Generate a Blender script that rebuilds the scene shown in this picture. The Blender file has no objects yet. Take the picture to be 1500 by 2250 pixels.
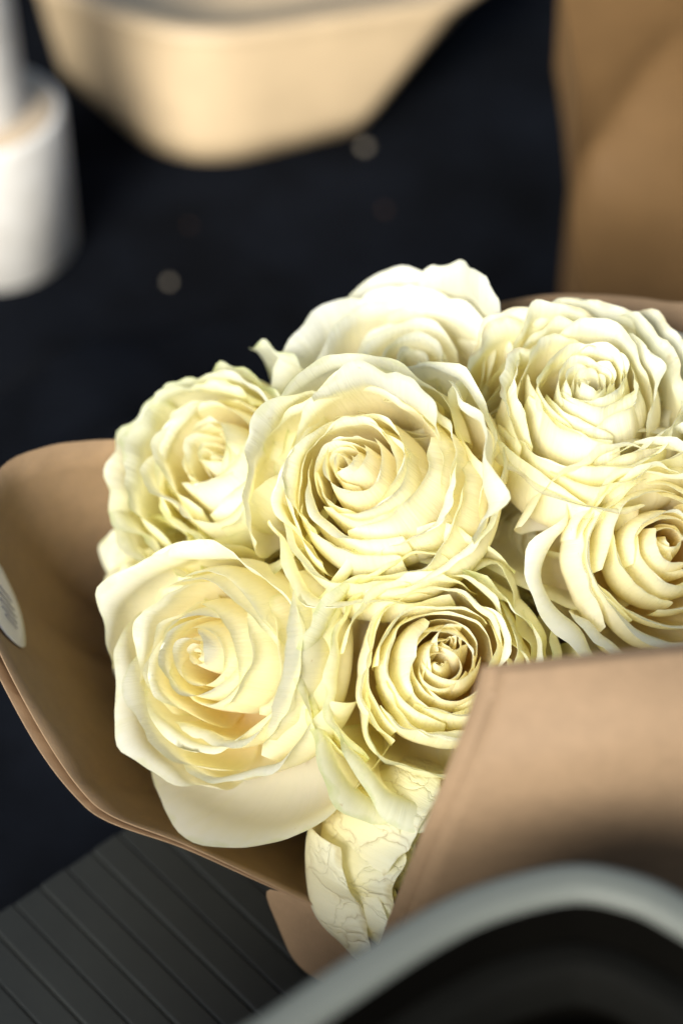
import bpy, bmesh, math, random
import numpy as np
from mathutils import Vector, Matrix, noise

scene = bpy.context.scene
COL = scene.collection
# ------------------------------------------------------------------ camera
PITCH = math.radians(45.0)
FOC, SENS = 85.0, 36.0
DIST = 0.75
T = Vector((0, 0, 0.20))                                   # middle of the bouquet
FWD = Vector((0, math.cos(PITCH), -math.sin(PITCH)))
RGT = Vector((1, 0, 0))
UPV = Vector((0, math.sin(PITCH), math.cos(PITCH)))
NRM = -FWD
CAM = T + NRM * DIST
cd = bpy.data.cameras.new("camera"); cam = bpy.data.objects.new("camera", cd); COL.objects.link(cam)
cam.location = CAM; cam.rotation_euler = (math.pi / 2 - PITCH, 0, 0)
cd.sensor_fit = 'VERTICAL'; cd.sensor_height = SENS; cd.sensor_width = 24.0; cd.lens = FOC
cd.clip_start = 0.02; cd.clip_end = 200
cd.dof.use_dof = True; cd.dof.focus_distance = DIST - 0.012; cd.dof.aperture_fstop = 4.2
scene.camera = cam
# ------------------------------------------------------------------ light
SUN_DIR = Vector((-0.38, -0.83, 0.64)).normalized()          # towards the sun
world = bpy.data.worlds.new("World"); scene.world = world; world.use_nodes = True
wn = world.node_tree
bg = wn.nodes["Background"]; sky = wn.nodes.new("ShaderNodeTexSky"); sky.sky_type = 'NISHITA'; sky.sun_disc = False
sky.sun_elevation = math.asin(SUN_DIR.z); sky.sun_rotation = math.atan2(SUN_DIR.x, SUN_DIR.y)
sky.air_density = 1.0; sky.dust_density = 3.0
wn.links.new(sky.outputs[0], bg.inputs[0]); bg.inputs[1].default_value = 0.07
sd = bpy.data.lights.new("sun", 'SUN'); sun = bpy.data.objects.new("sun", sd); COL.objects.link(sun)
sd.energy = 3.4; sd.angle = math.radians(24); sd.color = (1.0, 0.99, 0.955)
sun.rotation_euler = SUN_DIR.to_track_quat('Z', 'Y').to_euler(); sun.location = (0, 0, 2)
vs = scene.view_settings
vs.view_transform = 'Standard'; vs.look = 'None'; vs.gamma = 1.0; vs.use_curve_mapping = False; vs.exposure = 0.90
cy = scene.cycles
cy.max_bounces = 16; cy.diffuse_bounces = 14; cy.transmission_bounces = 14; cy.glossy_bounces = 3; cy.use_denoising = True
cy.sample_clamp_indirect = 6

# ------------------------------------------------------------------ helpers
def ray(px, py):
    return (FWD + RGT * ((px - 750) / 1500 * 24 / FOC) + UPV * ((1125 - py) / 1500 * 24 / FOC))
def at(px, py, n):                                          # n metres in front of the bouquet's middle
    return CAM + ray(px, py) * (DIST - n)
def on_z(px, py, z):                                        # where that line of sight meets height z
    d = ray(px, py); return CAM + d * ((z - CAM.z) / d.z)
def on_y(px, py, y):
    d = ray(px, py); return CAM + d * ((y - CAM.y) / d.y)
def sm(x, a=0.0, b=1.0):
    x = np.clip((x - a) / (b - a), 0, 1); return x * x * (3 - 2 * x)

def mesh_obj(name, verts, faces, mat, parent=None, smooth=True, uv=None):
    me = bpy.data.meshes.new(name)
    me.from_pydata([tuple(v) for v in verts], [], faces)
    if uv is not None:
        l = me.uv_layers.new(name="UVMap")
        idx = np.zeros(len(me.loops), dtype=np.int32); me.loops.foreach_get("vertex_index", idx)
        l.data.foreach_set("uv", np.asarray(uv, dtype=np.float32)[idx].ravel())
    if smooth: me.polygons.foreach_set("use_smooth", [True] * len(me.polygons))
    if mat: me.materials.append(mat)
    o = bpy.data.objects.new(name, me); COL.objects.link(o)
    if parent: o.parent = parent
    return o
def empty(name, loc):
    o = bpy.data.objects.new(name, None); COL.objects.link(o); o.location = loc; o.empty_display_size = 0.02
    return o
def tag(o, label=None, cat=None, group=None, kind=None):
    if label: o["label"] = label
    if cat: o["category"] = cat
    if group: o["group"] = group
    if kind: o["kind"] = kind
    return o
def thicken(o, t, off=0.0):
    m = o.modifiers.new("thickness", 'SOLIDIFY'); m.thickness = t; m.offset = off; m.use_even_offset = False
def bevel(o, w, seg=2):
    m = o.modifiers.new("bevel", 'BEVEL'); m.width = w; m.segments = seg; m.limit_method = 'ANGLE'; m.angle_limit = math.radians(35)
def grid_faces(nu, nv, wrap=False):
    f = []
    for i in range(nu if wrap else nu - 1):
        for j in range(nv - 1):
            a, b = i * nv + j, ((i + 1) % nu) * nv + j
            f.append((a, b, b + 1, a + 1))
    return f
def catmull(pts, n, closed=True):
    P = [Vector(p) for p in pts]; out = []; m = len(P); segs = m if closed else m - 1
    for k in range(n):
        t = k / n * segs if closed else k / (n - 1) * segs
        i = min(int(t), segs - 1); t -= i
        g = (lambda q: P[q % m]) if closed else (lambda q: P[max(0, min(m - 1, q))])
        p0, p1, p2, p3 = g(i - 1), g(i), g(i + 1), g(i + 2)
        out.append(0.5 * ((2 * p1) + (p2 - p0) * t + (2 * p0 - 5 * p1 + 4 * p2 - p3) * t * t + (3 * p1 - p0 - 3 * p2 + p3) * t ** 3))
    return out
def tube(name, pts, radii, mat, parent, seg=8):
    V = []; F = []
    n = len(pts)
    for i, p in enumerate(pts):
        d = (pts[min(i + 1, n - 1)] - pts[max(i - 1, 0)]).normalized()
        a = d.orthogonal().normalized(); b = d.cross(a)
        for k in range(seg):
            an = 2 * math.pi * k / seg
            V.append(p + (a * math.cos(an) + b * math.sin(an)) * radii[i])
    for i in range(n - 1):
        for k in range(seg):
            F.append((i * seg + k, i * seg + (k + 1) % seg, (i + 1) * seg + (k + 1) % seg, (i + 1) * seg + k))
    F.append(tuple(range(seg))[::-1]); F.append(tuple((n - 1) * seg + k for k in range(seg)))
    return mesh_obj(name, V, F, mat, parent)

# ------------------------------------------------------------------ materials
def new_mat(name):
    m = bpy.data.materials.new(name); m.use_nodes = True
    nt = m.node_tree; b = nt.nodes["Principled BSDF"]
    return m, nt, b
def N(nt, t, **kw):
    n = nt.nodes.new(t)
    for k, v in kw.items(): setattr(n, k, v)
    return n
def ramp(nt, stops, fac):
    r = N(nt, "ShaderNodeValToRGB"); e = r.color_ramp.elements
    while len(e) < len(stops): e.new(0.5)
    for q, (p, c) in zip(e, stops): q.position = p; q.color = (*c, 1) if len(c) == 3 else c
    nt.links.new(fac, r.inputs[0]); return r
def mixc(nt, fac, a, b, mode='MIX'):
    m = N(nt, "ShaderNodeMix", data_type='RGBA', blend_type=mode)
    for inp, v in ((m.inputs[0], fac), (m.inputs[6], a), (m.inputs[7], b)):
        if hasattr(v, "links"): nt.links.new(v, inp)
        else: inp.default_value = v if isinstance(v, (int, float)) else (*v, 1)
    return m.outputs[2]

def petal_mat(name, base, mid, rim, trans=0.33, veins=0.0, edge=None, spots=0.35):
    m, nt, b = new_mat(name)
    L = nt.links
    uvn = N(nt, "ShaderNodeUVMap", uv_map="UVMap"); sep = N(nt, "ShaderNodeSeparateXYZ"); L.new(uvn.outputs[0], sep.inputs[0])
    oi = N(nt, "ShaderNodeObjectInfo")
    col = ramp(nt, [(0.0, base), (0.55, mid), (0.80, tuple(0.6 * a_ + 0.4 * b_ for a_, b_ in zip(mid, rim))), (1.0, rim)], sep.outputs[1]).outputs[0]
    # pieces differ a little in pigment
    hue = N(nt, "ShaderNodeHueSaturation")
    mr = N(nt, "ShaderNodeMapRange"); L.new(oi.outputs["Random"], mr.inputs[0]); mr.inputs[3].default_value = 0.82; mr.inputs[4].default_value = 1.2
    L.new(mr.outputs[0], hue.inputs["Saturation"]); L.new(col, hue.inputs["Color"])
    col = hue.outputs[0]
    tc = N(nt, "ShaderNodeTexCoord")
    ns = N(nt, "ShaderNodeTexNoise"); ns.inputs["Scale"].default_value = 45; ns.inputs["Detail"].default_value = 4
    L.new(tc.outputs["Object"], ns.inputs["Vector"])
    bl = ramp(nt, [(0.35, (0, 0, 0)), (0.75, (1, 1, 1))], ns.outputs[0]).outputs[0]
    ml = N(nt, "ShaderNodeMath", operation='MULTIPLY'); ml.inputs[1].default_value = 0.35; L.new(bl, ml.inputs[0])
    col = mixc(nt, ml.outputs[0], col, (0.91, 0.90, 0.62))
    # greenish, bruised edge: own pigment of the outer rim of each petal
    au = N(nt, "ShaderNodeMath", operation='ABSOLUTE'); s2 = N(nt, "ShaderNodeMath", operation='SUBTRACT'); s2.inputs[1].default_value = 0.5
    L.new(sep.outputs[0], s2.inputs[0]); L.new(s2.outputs[0], au.inputs[0])
    a2 = N(nt, "ShaderNodeMath", operation='MULTIPLY'); a2.inputs[1].default_value = 2.0; L.new(au.outputs[0], a2.inputs[0])
    mx = N(nt, "ShaderNodeMath", operation='MAXIMUM'); L.new(a2.outputs[0], mx.inputs[0]); L.new(sep.outputs[1], mx.inputs[1])
    n2 = N(nt, "ShaderNodeTexNoise"); n2.inputs["Scale"].default_value = 120; n2.inputs["Detail"].default_value = 3
    L.new(tc.outputs["Object"], n2.inputs["Vector"])
    ad = N(nt, "ShaderNodeMath", operation='MULTIPLY_ADD'); ad.inputs[1].default_value = 0.22; L.new(n2.outputs[0], ad.inputs[0]); L.new(mx.outputs[0], ad.inputs[2])
    er = ramp(nt, [(0.0, (0, 0, 0)), (0.955, (0, 0, 0)), (1.0, (1, 1, 1))], N(nt, "ShaderNodeMath", operation='MULTIPLY').outputs[0])
    mm = er.inputs[0].links[0].from_node; L.new(ad.outputs[0], mm.inputs[0]); mm.inputs[1].default_value = 0.89
    em = N(nt, "ShaderNodeMath", operation='MULTIPLY'); em.inputs[1].default_value = spots; L.new(er.outputs[0], em.inputs[0])
    col = mixc(nt, em.outputs[0], col, edge or (0.70, 0.74, 0.30))
    mp = N(nt, "ShaderNodeMapping"); mp.inputs["Scale"].default_value = (38, 2.2, 1); L.new(uvn.outputs[0], mp.inputs[0])
    vn = N(nt, "ShaderNodeTexNoise"); vn.inputs["Scale"].default_value = 1.0; vn.inputs["Detail"].default_value = 3; vn.inputs["Distortion"].default_value = 0.4
    L.new(mp.outputs[0], vn.inputs["Vector"])
    vr0 = ramp(nt, [(0.50, (0, 0, 0)), (0.68, (0.30, 0.30, 0.30))], vn.outputs[0])
    col = mixc(nt, vr0.outputs[0], col, (0.90, 0.89, 0.63))
    n5 = N(nt, "ShaderNodeTexNoise"); n5.inputs["Scale"].default_value = 260; n5.inputs["Detail"].default_value = 2; L.new(tc.outputs["Object"], n5.inputs["Vector"])
    sp5 = ramp(nt, [(0.73, (0, 0, 0)), (0.80, (0.55, 0.55, 0.55))], n5.outputs[0])
    col = mixc(nt, sp5.outputs[0], col, (0.62, 0.48, 0.22))
    bp = N(nt, "ShaderNodeBump"); bp.inputs["Strength"].default_value = 0.3; bp.inputs["Distance"].default_value = 0.0012
    L.new(vn.outputs[0], bp.inputs["Height"])
    nrm = bp.outputs[0]
    if veins:
        vo = N(nt, "ShaderNodeTexVoronoi", feature='DISTANCE_TO_EDGE'); vo.inputs["Scale"].default_value = 1.0
        mp2 = N(nt, "ShaderNodeMapping"); mp2.inputs["Scale"].default_value = (6.0, 3.6, 1); mp2.inputs["Rotation"].default_value = (0, 0, 0.5)
        nd = N(nt, "ShaderNodeTexNoise"); nd.inputs["Scale"].default_value = 5; nd.inputs["Detail"].default_value = 4; L.new(uvn.outputs[0], nd.inputs["Vector"])
        va = N(nt, "ShaderNodeVectorMath", operation='MULTIPLY_ADD'); va.inputs[1].default_value = (0.28, 0.28, 0); L.new(nd.outputs["Color"], va.inputs[0]); L.new(uvn.outputs[0], va.inputs[2])
        L.new(va.outputs[0], mp2.inputs[0]); L.new(mp2.outputs[0], vo.inputs["Vector"])
        vr = ramp(nt, [(0.0, (1, 1, 1)), (0.02, (0.35, 0.35, 0.35)), (0.10, (0, 0, 0))], vo.outputs["Distance"])
        pn = ramp(nt, [(0.49, (0, 0, 0)), (0.64, (1, 1, 1))], nd.outputs[0])
        vm = N(nt, "ShaderNodeMath", operation='MULTIPLY'); L.new(vr.outputs[0], vm.inputs[0]); L.new(pn.outputs[0], vm.inputs[1])
        v3 = N(nt, "ShaderNodeMath", operation='MULTIPLY'); v3.inputs[1].default_value = veins; L.new(vm.outputs[0], v3.inputs[0])
        col = mixc(nt, v3.outputs[0], col, (0.50, 0.36, 0.15))
        b2 = N(nt, "ShaderNodeBump"); b2.invert = True; b2.inputs["Strength"].default_value = 0.5; b2.inputs["Distance"].default_value = 0.001
        L.new(vr.outputs[0], b2.inputs["Height"]); L.new(nrm, b2.inputs["Normal"]); nrm = b2.outputs[0]
    L.new(col, b.inputs["Base Color"]); L.new(nrm, b.inputs["Normal"])
    b.inputs["Roughness"].default_value = 0.55; b.inputs["Specular IOR Level"].default_value = 0.25
    b.inputs["Sheen Weight"].default_value = 0.05
    tr = N(nt, "ShaderNodeBsdfTranslucent"); L.new(nrm, tr.inputs["Normal"])
    tcg = N(nt, "ShaderNodeGamma"); tcg.inputs[1].default_value = 1.0; L.new(mixc(nt, 1.0, col, (1.0, 0.955, 0.80), 'MULTIPLY'), tcg.inputs[0]); L.new(tcg.outputs[0], tr.inputs[0])
    mx2 = N(nt, "ShaderNodeMixShader"); mx2.inputs[0].default_value = trans
    L.new(b.outputs[0], mx2.inputs[1]); L.new(tr.outputs[0], mx2.inputs[2])
    L.new(mx2.outputs[0], nt.nodes["Material Output"].inputs[0])
    return m

M_CREAM = petal_mat("petal_cream", (0.97, 0.79, 0.34), (0.965, 0.935, 0.745), (0.95, 0.96, 0.86), trans=0.48)
M_INNER = petal_mat("petal_inner", (0.98, 0.76, 0.32), (0.975, 0.92, 0.71), (0.96, 0.96, 0.86), spots=0.1, trans=0.48)
M_WHITE = petal_mat("petal_white", (0.97, 0.80, 0.38), (0.97, 0.94, 0.78), (0.95, 0.965, 0.90), spots=0.2, trans=0.48)
M_GREEN = petal_mat("petal_green", (0.92, 0.76, 0.28), (0.95, 0.93, 0.68), (0.925, 0.95, 0.79), edge=(0.62, 0.70, 0.28), spots=0.6, trans=0.46)
M_WILT = petal_mat("petal_wilted", (0.92, 0.80, 0.40), (0.94, 0.90, 0.62), (0.93, 0.93, 0.74), veins=0.5, trans=0.4, edge=(0.55, 0.45, 0.16), spots=0.6)

M_FRILL = petal_mat("petal_frilled", (0.94, 0.74, 0.28), (0.96, 0.91, 0.64), (0.93, 0.95, 0.80), edge=(0.70, 0.60, 0.36), spots=0.75, trans=0.46)

def simple(name, col, rough=0.6, spec=0.3, bump=0.0, bscale=200, var=0.0, vscale=20, col2=None):
    m, nt, b = new_mat(name); L = nt.links
    tc = N(nt, "ShaderNodeTexCoord")
    b.inputs["Roughness"].default_value = rough; b.inputs["Specular IOR Level"].default_value = spec
    b.inputs["Base Color"].default_value = (*col, 1)
    if var:
        n = N(nt, "ShaderNodeTexNoise"); n.inputs["Scale"].default_value = vscale; n.inputs["Detail"].default_value = 6; n.inputs["Roughness"].default_value = 0.65
        L.new(tc.outputs["Object"], n.inputs["Vector"])
        r = ramp(nt, [(0.3, (0, 0, 0)), (0.7, (1, 1, 1))], n.outputs[0])
        c2 = col2 or tuple(c * (1 - var) for c in col)
        L.new(mixc(nt, r.outputs[0], col, c2), b.inputs["Base Color"])
    if bump:
        n = N(nt, "ShaderNodeTexNoise"); n.inputs["Scale"].default_value = bscale; n.inputs["Detail"].default_value = 4
        L.new(tc.outputs["Object"], n.inputs["Vector"])
        bp = N(nt, "ShaderNodeBump"); bp.inputs["Strength"].default_value = bump; bp.inputs["Distance"].default_value = 0.001
        L.new(n.outputs[0], bp.inputs["Height"]); L.new(bp.outputs[0], b.inputs["Normal"])
    return m
M_STEM = simple("stem_green", (0.07, 0.13, 0.035), 0.5, 0.3, 0.2, 300, 0.3)
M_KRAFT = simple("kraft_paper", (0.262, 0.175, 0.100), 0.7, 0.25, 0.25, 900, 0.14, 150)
M_KRAFT_BAG = simple("kraft_bag_paper", (0.128, 0.072, 0.027), 0.7, 0.25, 0.2, 700, 0.12, 60)  # brown made darker to stand in for the shade on the bag
M_STICKER = simple("sticker_paper", (0.80, 0.80, 0.84), 0.35, 0.4, 0.05, 100, 0.05)
M_INK = simple("ink", (0.25, 0.25, 0.32), 0.5)
M_CLOTH = simple("dark_cloth", (0.0014, 0.0014, 0.0015), 0.9, 0.04, 0.4, 1500, 0.4, 9, (0.006, 0.0075, 0.011))
M_BOX = simple("tan_board", (0.50, 0.38, 0.23), 0.42, 0.4, 0.1, 300, 0.15, 40)
M_WPAINT = simple("white_paint", (0.64, 0.625, 0.58), 0.55, 0.3, 0.3, 120, 0.10, 90, (0.52, 0.50, 0.45))
M_TRAY = simple("grey_slat", (0.015, 0.0165, 0.0145), 0.5, 0.35, 0.1, 400, 0.15, 60)
M_RIM = simple("grey_rim", (0.118, 0.128, 0.112), 0.6, 0.25, 0.05, 300, 0.06, 60)
M_BINDARK = simple("bin_black", (0.0022, 0.0020, 0.0015), 0.9, 0.02, 0.1, 300, 0.3, 40)
M_BINLINER = simple("bin_liner_navy", (0.005, 0.007, 0.012), 0.8, 0.1, 0.3, 60, 0.3, 30)
M_CRUMB = simple("crumb_pale", (0.24, 0.21, 0.16), 0.7, 0.3, 0.5, 900, 0.2, 500)
M_CRUMB2 = simple("crumb_brown", (0.05, 0.025, 0.015), 0.7, 0.3, 0.5, 900, 0.2, 500)

# ------------------------------------------------------------------ cloth (the surface everything rests on)
def cloth():
    n = 150; V = []; F = []
    xs = np.concatenate([np.linspace(-1.6, -0.34, 16), np.linspace(-0.33, 0.33, n - 32), np.linspace(0.34, 1.6, 16)])
    ys = np.concatenate([np.linspace(-1.6, -0.22, 16), np.linspace(-0.21, 0.62, n - 32), np.linspace(0.64, 2.0, 16)])
    for x in xs:
        for y in ys:
            d = 0.0
            # long folds running towards the lower left
            q = (x * 0.75 + y * 0.66); w = (x * 0.66 - y * 0.75)
            nn = noise.noise(Vector((q * 3.0, w * 9.0, 0.3)))
            d += 0.026 * (1 - abs(nn)) ** 3
            d += 0.006 * noise.noise(Vector((q * 9, w * 16, 4)))
            # heap of cloth left of the flowers
            d += 0.045 * math.exp(-(((x + 0.09) / 0.10) ** 2 + ((y - 0.20) / 0.07) ** 2)) * (0.7 + 0.5 * noise.noise(Vector((q * 14, w * 22, 7))))
            fl = 1.0
            for (cx, cyy, rr) in ((-0.03, 0.50, 0.20), (-0.25, 0.36, 0.09), (0.17, 0.28, 0.16), (0.0, 0.08, 0.06)):
                dist = math.hypot(x - cx, y - cyy)
                fl *= 0.02 + 0.98 * float(sm(np.array(dist), rr * 0.75, rr * 1.25))
            V.append((x, y, d * fl))
    o = mesh_obj("cloth", V, grid_faces(len(xs), len(ys)), M_CLOTH)
    tag(o, kind="structure")
    return o
cloth()

# ------------------------------------------------------------------ roses
rng = random.Random(7)
NU, NV = 35, 30
GF = grid_faces(NU, NV)
UVG = [((i / (NU - 1)), j / (NV - 1)) for i in range(NU) for j in range(NV)]

def petal(parent, mat, rho, h, theta, halfw, rimf=1.0, curl=0.8, curl_len=0.010, curl_side=0.5, curl_var=0.5, top=0.16,
          ruffle=0.0012, spir=0.10, tilt=0.0, off=(0, 0), seed=0.0, bulge=1.15, name="petal", tip=0.0, z0=0.0, flare=0.0, rough=1.0):
    """one petal of a rose whose axis is +Z: a cupped sheet rolled over at the rim"""
    t = np.linspace(0, 1, 26)[:, None]
    P = np.array([(0.003, 0.0), (rho * bulge, h * 0.03), (rho * bulge * 1.04, h * 0.62), (rho * rimf, h)])
    B = (1 - t) ** 3 * P[0] + 3 * (1 - t) ** 2 * t * P[1] + 3 * (1 - t) * t ** 2 * P[2] + t ** 3 * P[3]
    tg = P[3] - P[2]; phi0 = math.atan2(tg[1], tg[0])
    us = np.linspace(-1, 1, NU); out = np.zeros((NU, NV, 2))
    K = 16
    for i, u in enumerate(us):
        au = abs(u)
        nz = noise.noise(Vector((u * 1.1, seed, 1.7))); nz2 = noise.noise(Vector((u * 2.3, seed, 5.1)))
        c = curl * (1 + 0.25 * nz2) + curl_side * au ** 2 + curl_var * nz
        cl = curl_len * (1 + 0.25 * nz2 * rough)
        ph = phi0 - c * (np.arange(K) + 0.5) / K
        arc = B[-1] + np.cumsum(np.stack([np.cos(ph), np.sin(ph)], 1) * cl / K, 0)
        poly = np.concatenate([B, arc])
        s = np.concatenate([[0], np.cumsum(np.linalg.norm(np.diff(poly, axis=0), axis=1))])
        end = 1 - top * au ** 2.6 + 0.022 * noise.noise(Vector((u * 2.2, seed, 3.3))) * rough + 0.008 * noise.noise(Vector((u * 7, seed, 9.0))) * rough ** 2 + 0.004 * noise.noise(Vector((u * 17, seed, 2.0))) * rough ** 2 + tip * math.exp(-(u / 0.22) ** 2)
        sv = np.linspace(0, 1, NV) ** 0.9 * s[-1] * min(end, 1.12)
        out[i, :, 0] = np.interp(sv, s, poly[:, 0]); out[i, :, 1] = np.interp(sv, s, poly[:, 1])
    V = []
    ct, st = math.cos(tilt), math.sin(tilt)
    for i, u in enumerate(us):
        au = abs(u)
        for j in range(NV):
            v = j / (NV - 1)
            r, z = out[i, j]
            rmp = v * v * (3 - 2 * v)
            w = ruffle * rmp * (noise.noise(Vector((u * 1.5 + seed, v * 1.3, seed * 1.3))) * 2.0 + 0.6 * rough * v ** 3 * noise.noise(Vector((u * 4.6, v * 2.0, seed * 2.1 + 3))))
            r = r * (1 + spir * u * min(1, v * 2)) + w * 1.5 + flare * au ** 3 * rmp
            z = z + w * 0.9
            # tilt outwards about the base
            r, z = r * ct + z * st, z * ct - r * st
            th = theta + u * halfw * (0.62 + 0.38 * min(1, v * 1.6)) + 0.03 * noise.noise(Vector((u, v * 2, seed + 8)))
            g = v
            V.append((r * math.cos(th) + off[0] * g, r * math.sin(th) + off[1] * g, z + z0))
    return mesh_obj(name, V, GF, mat, parent, uv=UVG)

HUB = T - Vector((0, -0.38, 0.92)).normalized() * 0.205        # where the stems are gathered

def rose(label, px, py, n, axis, R, H, seed, openness=0.5, off=(0, 0), layers=None, mats=None, extras=(), roll=0.0, ruf=1.0, inner_twist=0.0, drop=1.0, counts=None, quarter=None):
    """face centre at pixel px,py; axis given as (right, up, towards the camera)"""
    r = random.Random(seed)
    ax = (RGT * axis[0] + UPV * axis[1] + NRM * axis[2]).normalized()
    yv = (UPV - ax * UPV.dot(ax)).normalized(); xv = yv.cross(ax)
    face = at(px, py, n)
    base = face - ax * H * 0.9
    root = empty("rose", base)
    root.rotation_euler = Matrix((xv, yv, ax)).transposed().to_euler()
    tag(root, label, "rose", "white roses in the bouquet")
    mi, mm_, mo = mats or (M_INNER, M_CREAM, M_CREAM)
    fs = layers or [0.03, 0.10, 0.17, 0.25, 0.34, 0.44, 0.54, 0.65, 0.77, 0.90]
    cn = counts or [2, 3, 3, 3, 4, 4, 4, 5, 5, 5]
    th0 = r.uniform(0, 6.28) + roll
    for k, (f, c) in enumerate(zip(fs, cn)):
        th0 += 2.4 + inner_twist
        inner = 1 - f
        twin = quarter and f < 0.12
        for q in range(2 * c if twin else c):
            th = th0 + q * 2 * math.pi / c + r.uniform(-0.2, 0.2)
            rho = R * (0.07 + 0.80 * f) * r.uniform(0.90, 1.12) * (1.06 if quarter and 0.12 <= f < 0.4 else 1.0)
            h = H * (0.93 + 0.12 * f - 0.42 * drop * f ** 2.0) * r.uniform(0.94, 1.05)
            if f < 0.06: hw = 2.6
            elif f < 0.2: hw = 1.5
            else: hw = math.pi / c * r.uniform(1.25, 1.65)
            rimf = (0.72 + 0.36 * f * (0.6 + openness) + r.uniform(-0.07, 0.05)) if f > 0.06 else 0.4
            curl = (0.10 + 1.05 * f * (0.5 + openness)) * r.uniform(0.5, 1.4)
            cl = R * (0.06 + 0.24 * f) * r.uniform(0.7, 1.3)
            mat = mi if f < 0.3 else (mm_ if f < 0.7 else mo)
            g = max(0.0, 1 - f * 1.15)
            petal(root, mat, rho, h, th, hw, rimf, curl, cl, curl_side=0.15 + 0.7 * f * r.uniform(0.3, 1.2), curl_var=0.5 + 0.5 * f,
                  top=0.10 + 0.10 * r.random(), ruffle=(0.0003 + 0.0024 * f * f) * ruf * (R / 0.04), spir=0.30 if f < 0.06 else (0.16 if f < 0.3 else 0.10),
                  tilt=r.uniform(-0.05, 0.06) + 0.10 * f * openness, off=(off[0] * g + r.uniform(-1, 1) * 0.0012 + (quarter[0] * (1 if q % 2 else -1) if twin else 0), off[1] * g + r.uniform(-1, 1) * 0.0012 + (quarter[1] * (1 if q % 2 else -1) if twin else 0)),
                  seed=r.uniform(0, 90), tip=r.uniform(0, 0.05) if f > 0.2 else 0.0, rough=0.35 + (ruf - 0.35) * min(1, f * 1.4))
    for e in extras:
        e = dict(e); f = e.pop("f", 0.95); m = e.pop("mat", mo)
        a = dict(rho=R * (0.07 + 0.8 * f), h=H * 0.6, theta=0, halfw=0.8, rimf=1.2, curl=1.2, curl_len=R * 0.4, seed=r.uniform(0, 90))
        a.update(e); a["theta"] = math.radians(a["theta"])
        petal(root, m, **a)
    # receptacle and stem down to where the bunch is gathered
    inv = Matrix.Translation(base) @ root.rotation_euler.to_matrix().to_4x4(); inv = inv.inverted()
    hubp = HUB + Vector((r.uniform(-1, 1) * 0.012, r.uniform(-1, 1) * 0.012, 0))
    p0 = base + ax * 0.003; p3 = hubp; p1 = base - ax * 0.05; p2 = p3 + (p1 - p3) * 0.4
    pts = []
    for i in range(10):
        t = i / 9
        pts.append(inv @ ((1 - t) ** 3 * p0 + 3 * (1 - t) ** 2 * t * p1 + 3 * (1 - t) * t * t * p2 + t ** 3 * p3))
    tube("stem", pts, [0.0065, 0.0048] + [0.0030] * 8, M_STEM, root)
    for q in range(5):                                       # sepals
        an = q * 1.2566 + r.random(); V = []
        for i in range(6):
            t = i / 5; wd = 0.004 * math.sin(math.pi * min(1, 0.25 + t * 0.75)) * (1 - t * 0.6)
            rr = 0.004 + 0.017 * t; zz = -0.001 - 0.006 * t * t
            for s_ in (-1, 0, 1):
                V.append((rr * math.cos(an) - s_ * wd * math.sin(an), rr * math.sin(an) + s_ * wd * math.cos(an), zz - (0.001 if s_ == 0 else 0)))
        mesh_obj("sepal", V, grid_faces(6, 3), M_STEM, root)
    return root

MC = (M_INNER, M_CREAM, M_CREAM)
MW = (M_WHITE, M_WHITE, M_WHITE)
MG = (M_INNER, M_CREAM, M_GREEN)
# middle of the bouquet
rose("wide open cream rose in the middle of the bouquet", 815, 1062, 0.013, (-0.16, 0.20, 0.97), 0.0405, 0.050, 11, 0.45, off=(-0.009, 0.007), mats=MC,
     extras=[dict(theta=12, halfw=0.75, f=0.92, h=0.047, rimf=1.12, curl=0.9, curl_len=0.014, ruffle=0.003),
             dict(theta=80, halfw=0.8, f=0.72, h=0.050, rimf=1.05, curl=0.7, curl_len=0.016, ruffle=0.002)])
rose("cream rose at the left with a long smooth pale petal hanging under it", 455, 1455, 0.008, (-0.42, 0.04, 0.90), 0.0395, 0.052, 23, 0.5, layers=[0.03, 0.11, 0.20, 0.31, 0.43, 0.56, 0.70, 0.86], counts=[2, 3, 3, 3, 4, 4, 5, 5], off=(-0.002, 0.003), mats=MC, ruf=0.8,
     extras=[dict(theta=-84, halfw=1.0, f=1.08, h=0.036, rimf=1.2, curl=0.2, curl_len=0.018, tilt=0.24, z0=-0.004, mat=M_CREAM, curl_side=-0.1, ruffle=0.0008, curl_var=0.15, top=0.3),
             dict(theta=-5, halfw=0.8, f=0.85, h=0.046, rimf=1.05, curl=0.2, curl_len=0.008, ruffle=0.001)])
rose("ruffled ivory rose beside the dark cloth, turned towards the paper wall", 468, 1000, -0.026, (-0.42, 0.32, 0.85), 0.0425, 0.046, 38, 0.5, layers=[0.03, 0.11, 0.20, 0.31, 0.43, 0.56, 0.70, 0.86], counts=[2, 3, 3, 3, 4, 4, 5, 5], mats=(M_CREAM, M_CREAM, M_GREEN), ruf=1.2)
rose("whitest rose at the back of the bouquet with tall smooth petals", 915, 818, -0.028, (-0.05, 0.55, 0.83), 0.0395, 0.046, 47, 0.75, layers=[0.03, 0.11, 0.20, 0.31, 0.43, 0.56, 0.70, 0.86], counts=[2, 3, 3, 3, 4, 4, 5, 5], mats=MW, ruf=0.8,
     extras=[dict(theta=55, halfw=0.6, f=0.85, h=0.044, rimf=1.1, curl=0.5, curl_len=0.016, mat=M_WHITE, ruffle=0.001)])
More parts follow.
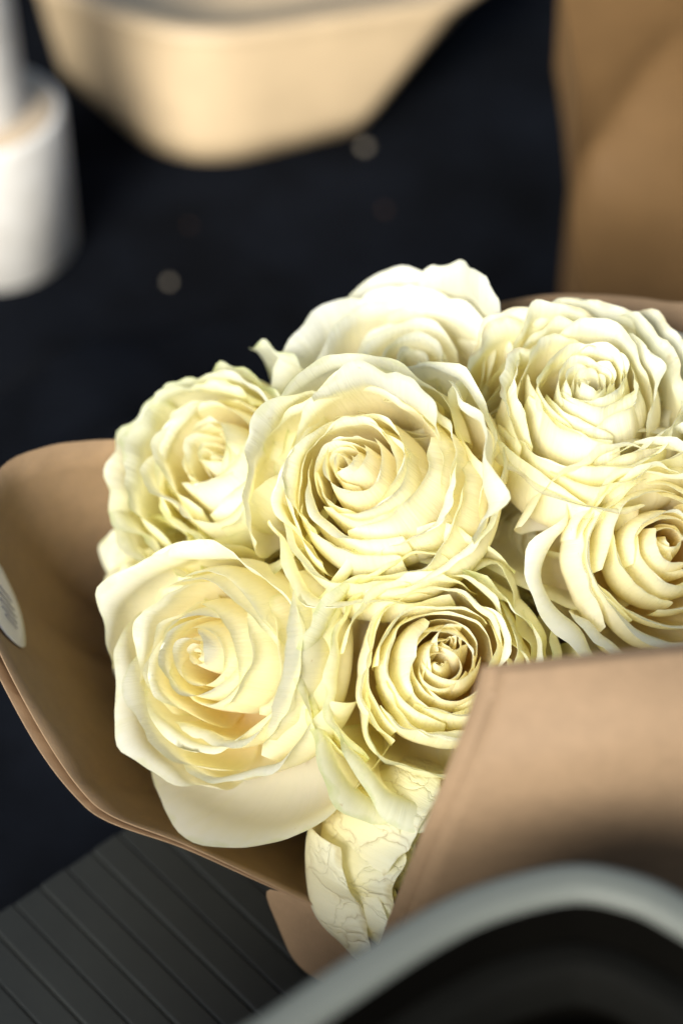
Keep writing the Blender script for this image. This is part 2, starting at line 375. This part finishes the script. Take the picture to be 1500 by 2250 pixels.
rose("tightly layered rose with frilled pinkish green tips beside the brown bag", 1290, 850, 0.000, (-0.02, 0.52, 0.85), 0.038, 0.052, 59, 0.5, mats=(M_WHITE, M_CREAM, M_FRILL), ruf=1.15,
     extras=[dict(theta=-105, halfw=0.8, f=0.8, h=0.036, rimf=1.1, curl=0.3, curl_len=0.010, tilt=0.85, mat=M_CREAM), dict(theta=-70, halfw=0.8, f=0.8, h=0.030, rimf=1.1, curl=0.3, curl_len=0.010, tilt=0.6, mat=M_GREEN),
             dict(theta=-130, halfw=0.8, f=0.9, h=0.040, rimf=1.05, curl=0.3, curl_len=0.006, tilt=0.05, mat=M_CREAM)])
rose("cream rose with loosely folded curled heart behind the front paper flap", 1462, 1205, 0.014, (0.04, 0.08, 0.99), 0.0430, 0.048, 64, 0.5, layers=[0.03, 0.11, 0.20, 0.31, 0.43, 0.56, 0.70, 0.86], counts=[2, 3, 3, 3, 4, 4, 5, 5], off=(0.001, 0.002), mats=(M_INNER, M_CREAM, M_WHITE), ruf=1.0)
rose("yellow green edged rose with double swirl, partly behind the paper flap", 975, 1470, 0.014, (0.02, 0.10, 0.99), 0.0430, 0.048, 73, 0.6, quarter=(0.0016, 0.0042), layers=[0.03, 0.10, 0.17, 0.25, 0.33, 0.42, 0.52, 0.63, 0.75, 0.89], counts=[2, 3, 3, 3, 4, 4, 4, 5, 5, 5], off=(0.001, 0.005), mats=(M_INNER, M_CREAM, M_GREEN), ruf=1.1,
     extras=[dict(theta=165, halfw=0.7, f=0.9, h=0.040, rimf=1.15, curl=1.0, curl_len=0.012, mat=M_GREEN),
             dict(theta=-110, halfw=0.7, f=0.9, h=0.038, rimf=1.2, curl=1.3, curl_len=0.014, mat=M_GREEN)])
rose("wilting rose with brown veined crinkled petals, lowest in the bunch", 985, 1880, 0.000, (0.50, -0.22, 0.84), 0.037, 0.050, 83, 0.3, mats=(M_WILT, M_WILT, M_WILT), ruf=1.3, layers=[0.15, 0.4, 0.65], counts=[3, 3, 4],
     extras=[dict(theta=150, halfw=0.75, f=0.80, h=0.050, rimf=1.0, curl=0.3, curl_len=0.008, ruffle=0.002), dict(theta=190, halfw=0.8, f=0.9, h=0.048, rimf=1.02, curl=0.35, curl_len=0.010, ruffle=0.0025),
             dict(theta=235, halfw=0.75, f=0.98, h=0.050, rimf=1.02, curl=0.3, curl_len=0.010, ruffle=0.002), dict(theta=215, halfw=0.7, f=1.1, h=0.040, rimf=1.05, curl=0.4, curl_len=0.008, ruffle=0.002)])
rose("pale rose mostly hidden between the frilled rose and the brown bag", 1560, 960, -0.030, (0.35, 0.40, 0.85), 0.034, 0.048, 97, 0.5, mats=MW)
rose("shaded rose mostly hidden deep in the paper beside the left rose", 330, 1330, -0.045, (-0.75, -0.05, 0.65), 0.033, 0.045, 101, 0.5, mats=(M_CREAM, M_CREAM, M_GREEN))

rose("shaded golden rose sunk in the gap between the middle and curled roses", 1185, 1180, -0.036, (0.0, 0.05, 1.0), 0.033, 0.045, 111, 0.4, mats=(M_CREAM, M_CREAM, M_GREEN), ruf=0.8, layers=[0.1, 0.3, 0.5, 0.7, 0.9], counts=[3, 3, 4, 4, 5])

# ------------------------------------------------------------------ paper wrap
wrap = empty("paper_wrap", (HUB.x, HUB.y, 0.0))
tag(wrap, "brown kraft paper wrapped as a wide cone around the roses", "wrapping paper")
RIM = [(300, 962, -0.050), (200, 968, -0.045), (100, 982, -0.038), (0, 1032, -0.028), (-55, 1180, -0.012), (-45, 1320, -0.002), (10, 1455, 0.002),
       (100, 1622, 0.002), (180, 1738, 0.000), (250, 1795, -0.002), (400, 1853, -0.004), (550, 1922, -0.006), (680, 1985, -0.006), (770, 2030, -0.004),
       (1000, 2080, 0.004), (1300, 1960, 0.012), (1570, 1700, 0.010), (1680, 1350, -0.010), (1680, 950, -0.045), (1580, 700, -0.066),
       (1450, 662, -0.070), (1300, 648, -0.072), (1150, 655, -0.070), (900, 720, -0.070), (600, 840, -0.064), (420, 930, -0.056)]
def loft(rimpts, base_r, rows, swell, seedv):
    n = len(rimpts); V = []
    for i, p in enumerate(rimpts):
        d = (p - T); 
        b0 = Vector((HUB.x, HUB.y, 0.004)) + Vector((p.x - T.x, (p.y - T.y), 0)).normalized() * base_r
        for j in range(rows):
            t = j / (rows - 1)
            q = p.lerp(b0, t)
            out = Vector((p.x, p.y - HUB.y, 0)).normalized()
            q += out * (swell + 0.016 * max(0.0, -out.x - 0.62) / 0.38) * math.sin(math.pi * t ** 0.8)
            q += out * 0.0045 * math.sin(math.pi * t) * (1 - 2 * abs(noise.noise(Vector((i / n * 20, t * 1.6, seedv)))))
            V.append(q - wrap.location)
    return V
rim3 = catmull([at(*p) for p in RIM], 150)
ROWS = 14
WV = loft(rim3, 0.022, ROWS, 0.004, 1.0)
o = mesh_obj("paper_sheet", WV, grid_faces(150, ROWS, True), M_KRAFT, wrap); thicken(o, 0.0003)
# second layer of the folded sheet showing along the left edge
RIM2 = [(-80, 1180, -0.013), (-70, 1330, -0.003), (-14, 1462, 0.001), (82, 1640, 0.001), (168, 1752, -0.001), (240, 1806, -0.003), (400, 1862, -0.006), (550, 1929, -0.008), (690, 1992, -0.008), (780, 2040, -0.008)]
r2 = catmull([at(*p) for p in RIM2], 60, closed=False)
o = mesh_obj("outer_layer", loft(r2, 0.023, 10, 0.004, 1.0), grid_faces(60, 10), M_KRAFT, wrap); thicken(o, 0.0003)
# loose corner of the paper under the rim
tail = [[(560, 1926, -0.010), (700, 1995, -0.010), (860, 2060, -0.006)], [(590, 2000, -0.018), (740, 2080, -0.014), (900, 2130, -0.010)],
        [(618, 2068, -0.024), (770, 2140, -0.020), (930, 2190, -0.014)], [(648, 2135, -0.028), (800, 2210, -0.024), (960, 2250, -0.018)]]
V = [at(*p) - wrap.location for row in tail for p in row]
o = mesh_obj("loose_corner", V, grid_faces(4, 3), M_KRAFT, wrap); thicken(o, 0.0003)
s = o.modifiers.new("s", 'SUBSURF'); s.levels = s.render_levels = 2
# front flap
def flap(pl, pr, name, nrows, dn=0.0):
    V = []
    nc = 16
    L = catmull([Vector(p) for p in pl], nrows, False); Rr = catmull([Vector(p) for p in pr], nrows, False)
    for i in range(nc):
        for j in range(nrows):
            t = i / (nc - 1); q = L[j].lerp(Rr[j], t)
            nn = q.z + 0.006 * math.sin(math.pi * t) + dn
            V.append(at(q.x, q.y, nn) - wrap.location)
    o = mesh_obj(name, V, grid_faces(nc, nrows), M_KRAFT, wrap); thicken(o, 0.0006)
    return o
FL = [(1058, 1462, 0.102), (1030, 1560, 0.103), (985, 1680, 0.101), (930, 1820, 0.088), (880, 1950, 0.060), (830, 2080, 0.026), (790, 2190, -0.008)]
FR = [(1640, 1400, 0.097), (1650, 1520, 0.104), (1650, 1640, 0.102), (1650, 1760, 0.086), (1640, 1900, 0.058), (1620, 2040, 0.024), (1600, 2160, -0.008)]
flap(FL, FR, "front_flap", 24)
flap([(x + 34, y + 8, n + 0.0) for x, y, n in FL], [(x, y + 8, n) for x, y, n in FR], "folded_hem", 24, 0.0012)
# sticker on the inside of the paper
def wrap_pt(s_, t):                                         # s in rim samples, t 0 rim .. 1 base
    i = int(math.floor(s_)) % 150; fi = s_ - math.floor(s_); j = min(int(t * (ROWS - 1)), ROWS - 2); fj = t * (ROWS - 1) - j
    g = lambda a, b: WV[(a % 150) * ROWS + b]
    return g(i, j).lerp(g(i + 1, j), fi).lerp(g(i, j + 1).lerp(g(i + 1, j + 1), fi), fj)
def rim_index(px, py):
    best = min(range(150), key=lambda i: (rim3[i] - at(px, py, 0)).length); return best
def to_px(p):
    d = p + wrap.location - CAM; z = d.dot(FWD); return 750 + d.dot(RGT) / z * FOC / 24 * 1500, 1125 - d.dot(UPV) / z * FOC / 24 * 1500
si, st_ = min(((a * 0.5, b * 0.01) for a in range(300) for b in range(3, 40)), key=lambda q: math.dist(to_px(wrap_pt(*q)), (-2, 1335)))
def inward(p):                                               # just inside the sheet
    q = p + wrap.location; c = Vector((HUB.x, HUB.y, q.z)); return p + (c - q).normalized() * 0.0010
V = []; nr, nc = 5, 28
V.append(inward(wrap_pt(si, st_)))
for a in range(nr):
    for b in range(nc):
        rr = (a + 1) / nr; an = 2 * math.pi * b / nc
        V.append(inward(wrap_pt(si + 4.2 * rr * math.cos(an), st_ + 0.075 * rr * math.sin(an))))
F = [(0, 1 + b, 1 + (b + 1) % nc) for b in range(nc)]
for a in range(nr - 1):
    for b in range(nc):
        F.append((1 + a * nc + b, 1 + (a + 1) * nc + b, 1 + (a + 1) * nc + (b + 1) % nc, 1 + a * nc + (b + 1) % nc))
stk = mesh_obj("sticker", V, F, M_STICKER, wrap); thicken(stk, 0.0003); stk["label"] = "white oval sticker with faint grey handwriting"

for q in range(5):
    pts = [inward(inward(wrap_pt(si - 1.6 + q * 0.7 + 0.5 * t, st_ - 0.015 + 0.05 * t - 0.006 * math.sin(t * 9 + q)))) for t in (0, 0.25, 0.5, 0.75, 1)]
    tube("pen_stroke", pts, [0.00022] * 5, M_INK, stk, 5)

# ------------------------------------------------------------------ things behind
def prism(name, low, high, mat, parent, z0, z1, rows=2, cap=True):
    """walls between two outlines plus a floor"""
    n = len(low); V = []
    for i in range(n):
        for j in range(rows):
            t = j / (rows - 1); V.append(Vector((low[i].x, low[i].y, z0)).lerp(Vector((high[i].x, high[i].y, z1)), t))
    F = grid_faces(n, rows, True)
    if cap: F.append(tuple(i * rows for i in range(n))[::-1])
    return mesh_obj(name, V, F, mat, parent)
def rounded(pts, rad, seg=6):
    out = []; n = len(pts)
    for i in range(n):
        p, a, b = pts[i], pts[i - 1], pts[(i + 1) % n]
        da, db = (a - p), (b - p); r = min(rad[i] if isinstance(rad, (list, tuple)) else rad, da.length * 0.45, db.length * 0.45)
        p0, p2 = p + da.normalized() * r, p + db.normalized() * r
        for k in range(seg + 1):
            t = k / seg; out.append((1 - t) ** 2 * p0 + 2 * (1 - t) * t * p + t * t * p2)
    return out
# tan angular box
ZB = 0.004; HB = 0.062
low = [on_z(125, 150, ZB), on_z(395, 385, ZB), on_z(795, 285, ZB), on_z(930, 60, ZB), on_z(800, -120, ZB), on_z(330, -150, ZB)]
high = [on_z(70, -20, HB), on_z(400, 118, HB), on_z(985, 28, HB), on_z(1120, -60, HB), on_z(960, -320, HB), on_z(230, -330, HB)]
cb = sum(low, Vector()) / 6
box = empty("tan_box", (cb.x, cb.y, ZB)); tag(box, "tan angular box with sloping sides and a recessed lid on the dark cloth", "box")
radl = [0.01, 0.05, 0.008, 0.02, 0.02, 0.02]
lo = [p - box.location for p in rounded(low, radl)]; hi = [p - box.location for p in rounded(high, radl)]
prism("body", lo, hi, M_BOX, box, 0, HB - ZB, 6)
ch = sum((Vector((p.x, p.y, 0)) for p in hi), Vector()) / len(hi)
def ring(pts, c, k, z): return [Vector((c.x + (p.x - c.x) * k, c.y + (p.y - c.y) * k, z)) for p in pts]
zt = HB - ZB
def strip(name, loops, mat, parent, cap=True):
    n = len(loops[0]); V = []; m = len(loops)
    for i in range(n):
        for l in loops: V.append(l[i])
    F = grid_faces(n, m, True)
    if cap: F.append(tuple(i * m + m - 1 for i in range(n)))
    return mesh_obj(name, V, F, mat, parent)
o = strip("lid", [ring(hi, ch, 1.0, zt - 0.001), ring(hi, ch, 1.008, zt + 0.002), ring(hi, ch, 0.995, zt + 0.005), ring(hi, ch, 0.90, zt + 0.006), ring(hi, ch, 0.885, zt + 0.002), ring(hi, ch, 0.5, zt + 0.001)], M_BOX, box)
# white two-tier pedestal
def lathe(name, prof, mat, parent, seg=48):
    V = []
    for k in range(seg):
        an = 2 * math.pi * k / seg
        for (r, z) in prof: V.append((r * math.cos(an), r * math.sin(an), z))
    F = grid_faces(seg, len(prof), True)
    F.append(tuple(k * len(prof) for k in range(seg))[::-1]); F.append(tuple(k * len(prof) + len(prof) - 1 for k in range(seg)))
    return mesh_obj(name, V, F, mat, parent)
ped_h = 0.080
pr = on_z(140, 240, ped_h)                                    # right-hand edge of the lower tier's top
PR = 0.039
pc = Vector((pr.x - PR, pr.y, 0.001))
ped = empty("pedestal", pc); tag(ped, "white painted stand with a slim column on a round base", "stand")
e_ = 0.003
lathe("round_base", [(PR - e_, 0), (PR, e_), (PR, ped_h - e_), (PR - e_ * 0.4, ped_h - e_ * 0.4), (PR - e_, ped_h), (0.0185, ped_h + 0.0005)], M_WPAINT, ped)
M_WORN = simple("worn_wood", (0.50, 0.40, 0.28), 0.6, 0.3, 0.3, 120, 0.25, 70)
lathe("base_top", [(PR - e_ * 1.2, ped_h - 0.0004), (PR - e_ * 1.3, ped_h + 0.0008), (0.010, ped_h + 0.0010)], M_WORN, ped)
lathe("column", [(0.0235, ped_h - 0.002), (0.0225, ped_h + 0.004), (0.0215, ped_h + 0.05), (0.0215, ped_h + 0.14), (0.022, ped_h + 0.15), (0.022, ped_h + 0.155)], M_WPAINT, ped)
# brown bag
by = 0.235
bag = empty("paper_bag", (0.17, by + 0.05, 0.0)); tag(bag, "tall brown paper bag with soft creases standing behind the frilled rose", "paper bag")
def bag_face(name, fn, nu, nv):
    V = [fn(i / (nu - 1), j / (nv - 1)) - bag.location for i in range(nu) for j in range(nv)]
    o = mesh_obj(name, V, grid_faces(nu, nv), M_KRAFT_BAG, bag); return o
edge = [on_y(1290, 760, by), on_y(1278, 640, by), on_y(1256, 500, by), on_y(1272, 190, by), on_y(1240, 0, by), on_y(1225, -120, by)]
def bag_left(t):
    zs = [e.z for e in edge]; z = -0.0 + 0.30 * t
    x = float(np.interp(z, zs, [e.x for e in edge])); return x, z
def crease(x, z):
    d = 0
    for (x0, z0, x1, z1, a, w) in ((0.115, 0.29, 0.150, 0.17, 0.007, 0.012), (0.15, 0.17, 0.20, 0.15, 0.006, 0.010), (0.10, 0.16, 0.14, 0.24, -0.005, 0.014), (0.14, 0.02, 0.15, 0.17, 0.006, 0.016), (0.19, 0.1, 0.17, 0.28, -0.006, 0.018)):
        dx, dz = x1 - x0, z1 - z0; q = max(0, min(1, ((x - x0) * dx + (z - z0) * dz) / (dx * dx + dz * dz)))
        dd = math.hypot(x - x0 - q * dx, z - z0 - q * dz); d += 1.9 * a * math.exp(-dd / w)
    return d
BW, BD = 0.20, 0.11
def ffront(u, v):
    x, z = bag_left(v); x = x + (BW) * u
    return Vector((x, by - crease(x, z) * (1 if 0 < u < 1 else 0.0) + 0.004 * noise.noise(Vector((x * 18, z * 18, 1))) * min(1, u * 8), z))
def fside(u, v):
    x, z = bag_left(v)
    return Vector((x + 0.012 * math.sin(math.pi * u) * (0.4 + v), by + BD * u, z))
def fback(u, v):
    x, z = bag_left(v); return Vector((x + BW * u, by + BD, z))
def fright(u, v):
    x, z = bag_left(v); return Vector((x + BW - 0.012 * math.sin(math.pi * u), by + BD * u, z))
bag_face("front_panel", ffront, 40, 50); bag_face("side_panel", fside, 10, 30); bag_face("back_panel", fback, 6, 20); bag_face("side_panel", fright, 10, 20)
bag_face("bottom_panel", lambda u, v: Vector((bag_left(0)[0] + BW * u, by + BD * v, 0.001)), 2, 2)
# crumbs on the cloth
dg = None
def crumb(label, px, py, r, mat, sd_):
    p = on_z(px, py, 0.012); rr = random.Random(sd_); bm = bmesh.new(); bmesh.ops.create_icosphere(bm, subdivisions=2, radius=r)
    for v in bm.verts: v.co *= 1 + 0.35 * noise.noise(v.co * 300 + Vector((sd_, 0, 0))); 
    for v in bm.verts: v.co.z *= 0.6
    me = bpy.data.meshes.new("crumb"); bm.to_mesh(me); bm.free(); me.materials.append(mat)
    o = bpy.data.objects.new("crumb", me); COL.objects.link(o)
    bpy.context.view_layer.update()
    hit, loc, *_ = scene.ray_cast(bpy.context.evaluated_depsgraph_get(), CAM, ray(px, py).normalized())
    o.location = (loc if hit else p) + Vector((0, 0, r * 0.35)); tag(o, label, "crumb", "crumbs on the dark cloth"); return o
crumb("pale round crumb on the cloth just below the tan box", 803, 325, 0.0026, M_CRUMB, 1)
crumb("small pale crumb on the heaped cloth left of the white roses", 372, 622, 0.0020, M_CRUMB, 2)
crumb("tiny reddish brown crumb on the cloth between box and roses", 845, 462, 0.0016, M_CRUMB2, 3)
crumb("tiny dull crumb on the cloth between pedestal and brown crumb", 418, 496, 0.0013, M_CRUMB2, 4)

# ------------------------------------------------------------------ things in front
# grey slatted panel, lower left
ZT = 0.055
pa, pb = on_z(130, 1960, ZT), on_z(430, 2265, ZT)
dirv = (pb - pa); dirv.z = 0; dirv.normalize(); per = Vector((dirv.y, -dirv.x, 0)) * -1
far = on_z(30, 1985, ZT)
panel = empty("slatted_panel", (far.x, far.y, 0.0)); tag(panel, "dark grey panel of narrow slats lying low beside the paper cone", "panel")
pitch = (on_z(400, 2200, ZT) - on_z(300, 2200, ZT)).dot(per) 
w_ = abs(pitch); sgn = 1 if pitch > 0 else -1
def slab(name, c0, d, p, ln, wd, z0, z1, mat, parent):
    V = [c0, c0 + d * ln, c0 + d * ln + p * wd, c0 + p * wd]
    VV = [Vector((v.x, v.y, z0)) for v in V] + [Vector((v.x, v.y, z1)) for v in V]
    o = mesh_obj(name, VV, [(3, 2, 1, 0), (4, 5, 6, 7), (0, 1, 5, 4), (1, 2, 6, 5), (2, 3, 7, 6), (3, 0, 4, 7)], mat, parent, smooth=False)
    return o
loc = panel.location
for k in range(-5, 9):
    c0 = far + per * (k * w_ * sgn) - loc; c0.z = 0
    back = 0.0
    o = slab("slat", c0 + dirv * back, dirv, per * sgn, 0.30, w_ * 0.975, ZT - 0.0026, ZT + (0.0005 if k % 2 else 0) + 0.0004 * math.sin(k * 3.1), M_TRAY, panel); bevel(o, 0.0008)
c0 = far + per * (-5 * w_ * sgn) + dirv * 0.02 - loc; c0.z = 0
o = slab("frame", c0, dirv, per * sgn, 0.26, w_ * 13.8, 0.0, ZT - 0.0022, M_TRAY, panel)

# grey rimmed black bin, lower right
nb = 0.15
pz = at(1250, 1888, nb).z
OUT = [(-460, 2420), (-130, 2340), (180, 2318), (390, 2302), (520, 2250), (700, 2131), (900, 2003), (1060, 1928), (1250, 1886), (1400, 1908), (1520, 1962), (1700, 2080), (1860, 2260), (1880, 2560), (1700, 2800), (1250, 2960), (700, 3000), (150, 2980), (-350, 2850)]  # first rim points: unseen bulge added to shade the paper's loose corner
loop = catmull([on_z(x, y, pz) for x, y in OUT], 120)
bc = sum(loop, Vector()) / len(loop)
bn = empty("bin", (bc.x, bc.y, 0.0)); tag(bn, "black rounded bin with a thick pale grey rim in front of the paper flap", "bin")
lp = [p - bn.location for p in loop]
def inset(pts, d, z):
    out = []; n = len(pts)
    for i in range(n):
        tg = (pts[(i + 2) % n] - pts[i - 2]); nn = Vector((-tg.y, tg.x, 0)).normalized()
        c = Vector((0, 0, 0)) - Vector((pts[i].x, pts[i].y, 0))
        if nn.dot(c) < 0: nn = -nn
        out.append(Vector((pts[i].x + nn.x * d, pts[i].y + nn.y * d, z)))
    return out
strip("rim", [inset(lp, 0.0008, pz - 0.010), inset(lp, 0.0, pz - 0.003), inset(lp, 0.0012, pz - 0.0006), inset(lp, 0.003, pz), inset(lp, 0.0085, pz), inset(lp, 0.0100, pz - 0.0008), inset(lp, 0.0108, pz - 0.004)], M_RIM, bn, cap=False)
strip("outer_wall", [inset(lp, 0.012, 0.0), inset(lp, 0.004, pz - 0.006)], M_BINDARK, bn, cap=False)
strip("inner_wall", [inset(lp, 0.0106, pz - 0.003), inset(lp, 0.012, pz - 0.02), inset(lp, 0.0135, pz - 0.05), inset(lp, 0.026, 0.03)], M_BINDARK, bn, cap=False)
M_LIP = simple('bin_lip', (0.004, 0.004, 0.0032), 0.8, 0.06, 0.1, 300, 0.2, 40)
strip('inner_lip', [inset(lp, 0.0125, pz - 0.018), inset(lp, 0.020, pz - 0.016), inset(lp, 0.022, pz - 0.018), inset(lp, 0.023, pz - 0.030)], M_LIP, bn, cap=False)
strip("liner", [inset(lp, 0.0255, pz - 0.04), inset(lp, 0.032, pz - 0.09), inset(lp, 0.036, pz - 0.13)], M_BINLINER, bn, cap=True)
